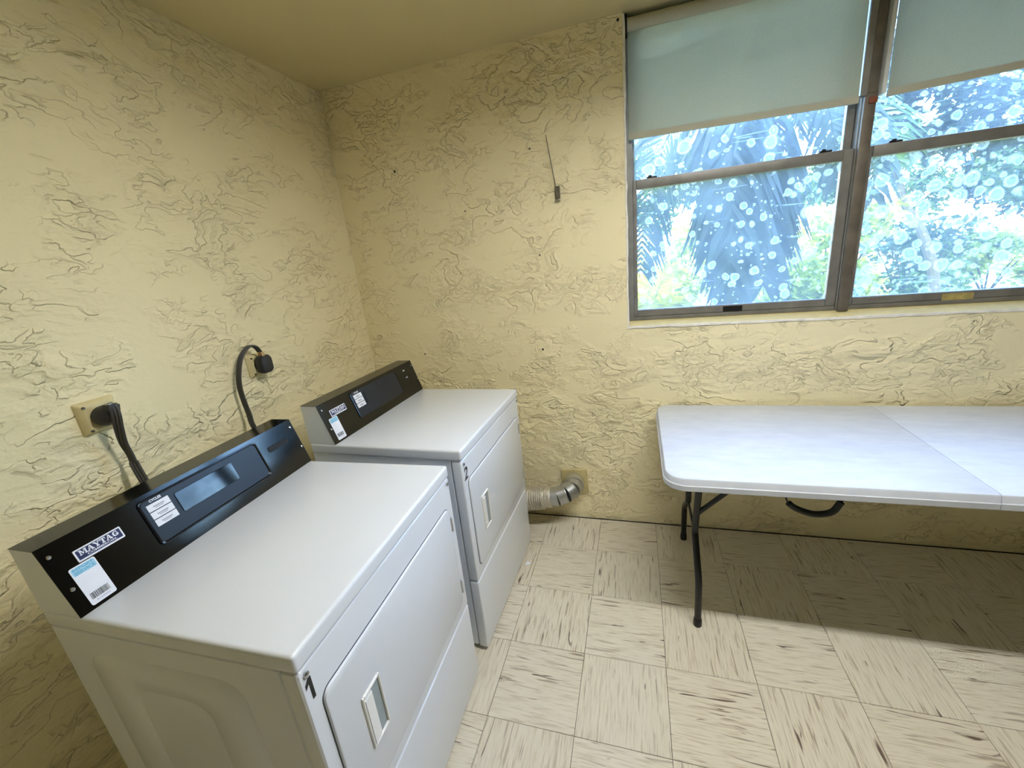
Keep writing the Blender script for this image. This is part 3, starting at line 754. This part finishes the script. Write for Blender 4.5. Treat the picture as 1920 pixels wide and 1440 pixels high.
for sx, lx in ((1, 1.792), (-1, tx1 - (1.792 - tx0))):
    lg = []
    for sy in (-1, 1):
        yy = lambda d: yc + sy * d - oc.y
        pth = spline([(lx + .004 * sx - oc.x, yy(.19), TZ - .026), (lx + .002 * sx - oc.x, yy(.16), .55), (lx - oc.x, yy(.122), .37), (lx - oc.x, yy(.145), .315), (lx - oc.x, yy(.250), .225), (lx - oc.x, yy(.270), .175), (lx - oc.x, yy(.274), .09), (lx - oc.x, yy(.276), 0.012)], 8)
        b = bmesh.new(); tube(b, pth, .0135, 14); l = obj('leg', b, M['black_paint'], t)
        b = bmesh.new(); tube(b, [(lx - oc.x, yy(.276), 0.0), (lx - oc.x, yy(.276), .004), (lx - oc.x, yy(.276), .034)], [.015, .0165, .0158], 14); obj('foot_cap', b, M['rubber'], l)
        b = bmesh.new(); tube(b, [(lx - oc.x, yy(.138), .44), (lx + .21 * sx - oc.x, yy(.18), TZ - .045), (lx + .23 * sx - oc.x, yy(.183), TZ - .026)], .010, 12); obj('brace', b, M['black_paint'], t)
    b = bmesh.new(); tube(b, [(lx - oc.x, -.135, .33), (lx - oc.x, .135, .33)], .006, 10); obj('cross_bar', b, M['black_paint'], t)
    b = bmesh.new(); tube(b, [(lx + .004 * sx - oc.x, -.335, TZ - .033), (lx + .004 * sx - oc.x, .335, TZ - .033)], .011, 10); obj('pivot_bar', b, M['black_paint'], t)
hp = [(2.034, .700), (2.037, .675), (2.046, .650), (2.072, .628), (2.124, .611), (2.172, .622), (2.192, .655), (2.202, .685), (2.205, .700)]
pth = spline([Vector((x, ty0 + .035, z)) - oc for x, z in hp], 8)
b = bmesh.new(); n = len(pth); tube(b, pth, [.0030 if (k < n * .25 or k > n * .78) else .0105 for k in range(n)], 12); tag(obj('carry_handle', b, M['rubber'], t), 'black carry handle hanging below the front edge')

# ------------------------------------------------------------------ bits on the walls
t = thing('wall_hook', 'small old metal bracket with a thin rod sticking up on the wall', 'hook', (1.207, 0.0, 1.80))
b = bmesh.new(); box(b, -.012, .012, -.006, .001, -.028, .032, .001, 1); obj('backplate', b, M['hook'], t)
b = bmesh.new(); box(b, -.013, .014, -.020, -.001, -.034, -.026, .003, 2); obj('lip', b, M['chrome'], t)
b = bmesh.new(); tube(b, [(-.001, -.014, -.030), (-.006, -.022, .04), (-.020, -.022, .14), (-.034, -.018, .235), (-.036, -.014, .252)], [.0028, .0028, .0024, .0018, .0014], 8); tag(obj('rod', b, M['hook'], t), 'thin tilted metal rod')
for (x, z, r) in ((.358, 2.018, .006), (.724, 1.780, .0035), (1.097, 1.528, .004), (.362, 1.036, .0045), (1.0755, 1.039, .006), (1.087, 2.011, .005), (1.501, 2.425, .0055)):
    b = bmesh.new(); tube(b, [(x, .002, z), (x, -.0015, z), (x, -.0025, z)], [r, r, r * .6], 10); o = obj('wall_plug', b, M['plug'] if r != .005 else M['hook'], wall_back)

tag(obj('paper_scrap', (lambda bb: (prism(bb, [[(0, 0, .0008), (.022, .004, .003), (.030, .020, .0035), (.012, .016, .006), (.004, .030, .003)], [(0, 0, .0016), (.022, .004, .004), (.030, .020, .0045), (.012, .016, .008), (.004, .030, .004)]]), bb)[1])(bmesh.new()), M['white_print']), 'tiny crumpled white scrap on the floor beside the dryer numbered 2', 'scrap').location = (0.995, -0.455, 0.0)

# ------------------------------------------------------------------ outside
bm = bmesh.new(); GZ = -0.35
bmesh.ops.create_grid(bm, x_segments=60, y_segments=60, size=1.0)
for v in bm.verts:
    x, y = v.co.x * 22 + 5, v.co.y * 17 + 17.2
    v.co = Vector((x, y, GZ + (0.12 * mnoise.noise((x * .5, y * .5, 0)) if y > 1 else 0)))
struct('ground', bm, M['lawn'])
bm = bmesh.new(); box(bm, -6, RX + 6, RY - 2, 0.15, H + 0.125, 5.0); box(bm, -6.2, RX + 6.2, RY - 2.2, 0.35, 5.0, 5.2); struct('sun_blocker', bm, M['sun_blocker_wall'])  # unseen upper storey, added to throw shade on the near palms

def rnd_dirs(n): 
    d = rng.normal(size=(n, 3)); return d / np.linalg.norm(d, axis=1)[:, None]

def leaves(name, centers, size, mat, parent, droop=0.3, aspect=0.42, jitter=.4):
    """folded diamond leaves, one mesh"""
    n = len(centers); ax = rnd_dirs(n); ax[:, 2] = ax[:, 2] * .6 - droop; ax /= np.linalg.norm(ax, axis=1)[:, None]
    sd = np.cross(ax, rnd_dirs(n)); sd /= np.linalg.norm(sd, axis=1)[:, None] + 1e-9
    L = size * (1 + jitter * rng.uniform(-1, 1, n))[:, None]
    nn = np.cross(ax, sd) * L * .08
    a = centers; b_ = a + ax * L * .5 + sd * L * aspect * .5 + nn; c = a + ax * L; d = a + ax * L * .5 - sd * L * aspect * .5 + nn
    V = np.stack([a, b_, c, d], 1).reshape(-1, 3)
    F = [f for k in range(n) for f in ((4 * k, 4 * k + 1, 4 * k + 2), (4 * k, 4 * k + 2, 4 * k + 3))]
    o = pyobj(name, V, F, mat, parent); o['kind'] = 'stuff'; return o

def blob(n, c, r, clumps=9, seed=0):
    """points in clumpy ellipsoid crown"""
    cc = rnd_dirs(clumps) * rng.uniform(.35, .9, (clumps, 1))
    i = rng.integers(0, clumps, n)
    p = cc[i] + rnd_dirs(n) * (rng.uniform(0, 1, (n, 1)) ** .5) * .42
    return np.array(c) + p * np.array(r)

def tree(label, loc, h, trunk_pts, crown, n, size, mat, group=None, name='tree', cat='tree'):
    t = thing(name, label, cat, loc, 0, group)
    b = bmesh.new(); pth = spline(trunk_pts, 8); k = len(pth)
    r0 = trunk_pts_r[0] if False else .11
    tube(b, pth, [max(.02, .085 * (1 - .6 * i / k)) for i in range(k)], 10); obj('trunk', b, M['bark'], t)
    for (c, r, m_) in crown:
        leaves('foliage', blob(m_, c, r), size, mat, t)
        b = bmesh.new(); q_ = pth[int(k * .7)]; tube(b, spline([q_, (q_ + Vector(c)) / 2 + Vector((0, 0, .15)), Vector(c)], 5), [.05] * 6 + [.04] * 4 + [.02], 8); obj('branch', b, M['bark'], t)
    return t

def frond(name, parent, pts, L0, n, mat, droop, spread=0.9, wid=.035, twist=0.0, flat=(1, 0, 0)):
    """one palm leaf: rachis with paired drooping leaflets"""
    pth = spline(pts, 10); k = len(pth); V = []; F = []
    b = bmesh.new(); tube(b, pth, [max(.004, .018 * (1 - i / k)) for i in range(k)], 6); rv = [v.co.copy() for v in b.verts]; bmesh.ops.recalc_face_normals(b, faces=b.faces)
    b.verts.index_update(); rf = [[v.index for v in f.verts] for f in b.faces]; b.free()
    V += rv; F += rf
    flat = Vector(flat).normalized()
    for i in range(n):
        s = .12 + .86 * i / n; f = s * (k - 1); a = int(f); p = pth[a].lerp(pth[min(a + 1, k - 1)], f - a)
        tg = (pth[min(a + 1, k - 1)] - pth[max(a - 1, 0)]).normalized()
        side = flat - tg * flat.dot(tg); side.normalize()
        ln = L0 * (math.sin(PI * min(1, .18 + .78 * s)) ** .6) * random.uniform(.85, 1.1)
        for sg in (-1, 1):
            d1 = (tg * (1.05 - spread * .5) + side * sg * spread + Vector((random.uniform(-.12, .12), random.uniform(-.2, .2), random.uniform(-.1, .1)))).normalized()
            d2 = (d1 + Vector((0, 0, -droop))).normalized()
            m1 = p + d1 * ln * .45; e = m1 + d2 * ln * .55
            wv = d1.cross(side.cross(tg)).normalized() * wid * .5
            w2 = (wv + side.cross(tg) * wid * .15)
            v0 = len(V)
            V += [p - wv * .4, p + wv * .4, m1 + w2, m1 - w2, e]
            F += [[v0, v0 + 1, v0 + 2, v0 + 3], [v0 + 3, v0 + 2, v0 + 4]]
    return pyobj(name, V, F, mat, parent)

# palm with hanging dark fronds close to the left window
t = thing('palm_tree', 'palm with big dark drooping fronds hanging behind the left window pane', 'tree', (2.62, 3.55, GZ))
b = bmesh.new(); pth = spline([(.12, .45, 0), (.08, .35, 1.2), (.0, .2, 2.4), (0, .1, 3.25)], 10); tube(b, pth, [.13 - .03 * i / len(pth) for i in range(len(pth))], 14); obj('trunk', b, M['bark'], t)
R_ = random.Random(5)
for (pts, L0, n, mat, dr) in (
    ([(0, .05, 3.2), (-.10, -.45, 3.25), (-.16, -.80, 2.75), (-.16, -.92, 2.15), (-.14, -.95, 1.2)], .95, 62, M['leaf_dark'], .9),
    ([(0, .05, 3.2), (.12, -.35, 3.2), (.10, -.62, 2.75), (.14, -.72, 2.2), (.22, -.74, 1.25)], 1.0, 62, M['leaf_dark'], .9),
    ([(0, .1, 3.2), (-.35, -.2, 3.3), (-.75, -.4, 2.9), (-.95, -.5, 2.2), (-1.02, -.5, 1.5)], .75, 40, M['leaf_dark'], .9),
    ([(0, .1, 3.2), (.5, -.1, 3.35), (.95, -.2, 3.0), (1.2, -.25, 2.5), (1.28, -.25, 2.05)], .6, 40, M['leaf_dark'], .9),
    ([(0, .1, 3.2), (.4, .4, 3.6), (1.0, .6, 3.5), (1.6, .6, 2.95), (1.85, .6, 2.4)], .7, 40, M['leaf_mid'], .8),
    ([(0, .1, 3.2), (-.3, .5, 3.7), (-.8, .8, 3.6), (-1.3, .9, 3.0), (-1.5, .9, 2.4)], .7, 40, M['leaf_mid'], .8),
    ([(0, .1, 3.2), (.3, -.5, 3.45), (.55, -.8, 3.0), (.66, -.9, 2.5), (.70, -.9, 2.2)], .5, 34, M['leaf_dark'], .9)):
    frond('frond', t, pts, L0, n, mat, dr, .52 if n == 62 else .62, .075 if n == 62 else .05)
# sunlit young palm at lower left
t = thing('young_palm', 'young yellow green palm low behind the left window pane', 'plant', (1.72, 4.3, GZ))
b = bmesh.new(); tube(b, [(0, 0, 0), (0, 0, .35)], [.06, .04], 10); obj('stem', b, M['stem'], t)
for (pts, L0) in (([(0, 0, .3), (.05, -.1, .9), (.18, -.2, 1.35), (.42, -.3, 1.55)], .45), ([(0, 0, .3), (-.1, -.1, .9), (-.22, -.15, 1.4), (-.5, -.2, 1.6)], .45), ([(0, 0, .3), (.12, -.15, .8), (.30, -.3, 1.05), (.6, -.4, 1.05)], .42), ([(0, 0, .3), (0, .1, 1.0), (.02, .2, 1.6), (.1, .3, 2.0)], .42), ([(0, 0, .3), (-.02, -.2, .75), (.0, -.45, 1.05), (.05, -.75, 1.1)], .42)):
    frond('frond', t, pts, L0, 20, M['leaf_yellow'], .4, .75, .06)

def bush(label, loc, r, n, size, mat, group='bushes in the garden'):
    t = thing('bush', label, 'bush', loc, 0, group)
    b = bmesh.new()
    for k in range(5):
        a = k * 1.257; tube(b, spline([(0.05 * math.cos(a), .05 * math.sin(a), 0), (.3 * r[0] * math.cos(a), .3 * r[1] * math.sin(a), r[2] * .8), (.6 * r[0] * math.cos(a), .6 * r[1] * math.sin(a), r[2] * 1.4)], 5), [.02] * 5 + [.012] * 5 + [.006], 6)
    obj('stems', b, M['bark'], t)
    leaves('foliage', blob(n, (0, 0, r[2]), r, 12), size, mat, t, .25, .5)
    return t
bush('bright green bush seen through the left pane right of the drooping fronds', (4.35, 5.6, GZ), (.95, .8, 1.15), 3400, .13, M['leaf_bright'])
bush('low yellowish bush at the foot of the left pane', (5.4, 9.0, GZ), (1.4, 1.0, .7), 2400, .16, M['leaf_yellow'])
bush('dense green bush behind the window mullion', (6.5, 7.6, GZ), (1.0, .9, 1.0), 2600, .14, M['leaf_mid'])
bush('sunlit yellow green bush low in the right window', (9.4, 10.4, GZ), (1.5, 1.0, .85), 3000, .15, M['leaf_bright'])
bush('pale bush far behind the drooping fronds', (2.6, 9.5, GZ), (1.3, 1.0, 1.0), 2600, .16, M['leaf_bright'])
tree('tree with a curved pale trunk behind the right window', (6.1, 6.2, GZ), 5, [(.1, 0, 0), (.0, 0, .9), (-.25, 0, 1.6), (-.55, .1, 2.2), (-.75, .2, 3.2), (-.6, .3, 4.0)],
     [((-.6, .1, 3.6), (1.3, 1.1, .75), 2200), ((.4, -.2, 3.0), (.9, .9, .6), 1500), ((1.6, -.4, 2.8), (1.0, .9, .7), 1600), ((-1.5, 0, 3.9), (1.0, 1.0, .8), 1500)], 0, .17, M['leaf_dark'], 'trees in the garden')
tree('dark leafy tree rising behind the right window above the yellow bush', (8.6, 7.4, GZ), 5, [(0, 0, 0), (.1, 0, 1.2), (.0, .1, 2.4), (-.1, .2, 3.6)],
     [((-.7, 0, 2.6), (1.0, .9, .7), 1700), ((.7, -.2, 2.2), (1.0, .9, .6), 1700), ((.2, .1, 3.6), (1.5, 1.2, .7), 1800)], 0, .18, M['leaf_mid'], 'trees in the garden')
tree('tall tree far behind the left window', (3.8, 12.5, GZ), 6, [(0, 0, 0), (.1, 0, 2), (.0, 0, 4.5)],
     [((0, 0, 4.0), (2.2, 1.6, 1.1), 2600), ((-1.6, .2, 3.2), (1.4, 1.2, .9), 1600), ((2.0, .2, 3.0), (1.3, 1.2, .9), 1600)], 0, .24, M['leaf_mid'], 'trees in the garden')
tree('tall far tree between the two windows', (10.4, 18.5, GZ), 7, [(0, 0, 0), (-.1, 0, 2.4), (.1, 0, 4.8)],
     [((0, 0, 4.6), (2.4, 1.6, 1.2), 2600), ((-1.9, .2, 3.2), (1.6, 1.2, 1.0), 1900), ((2.3, .2, 2.9), (1.6, 1.2, 1.0), 1900)], 0, .25, M['leaf_mid'], 'trees in the garden')
tree('wide far tree at the edge of the right window', (13.2, 13.0, GZ), 7, [(0, 0, 0), (.1, 0, 2.0), (.1, 0, 4.2)],
     [((0, 0, 4.0), (2.4, 1.6, 1.2), 2600), ((-2.2, .2, 2.6), (1.6, 1.2, 1.0), 1900)], 0, .26, M['leaf_dark'], 'trees in the garden')
# pale boulder on the ground
bm = bmesh.new(); bmesh.ops.create_icosphere(bm, subdivisions=3, radius=1)
for v in bm.verts:
    v.co = Vector((v.co.x * .75, v.co.y * .6, v.co.z * .6)) * (1 + .25 * mnoise.noise(v.co * 1.7))
o = obj('boulder', bm, M['rock']); o.location = (9.7, 12.6, GZ + .3); tag(o, 'pale grey boulder on the ground low in the right window', 'rock')
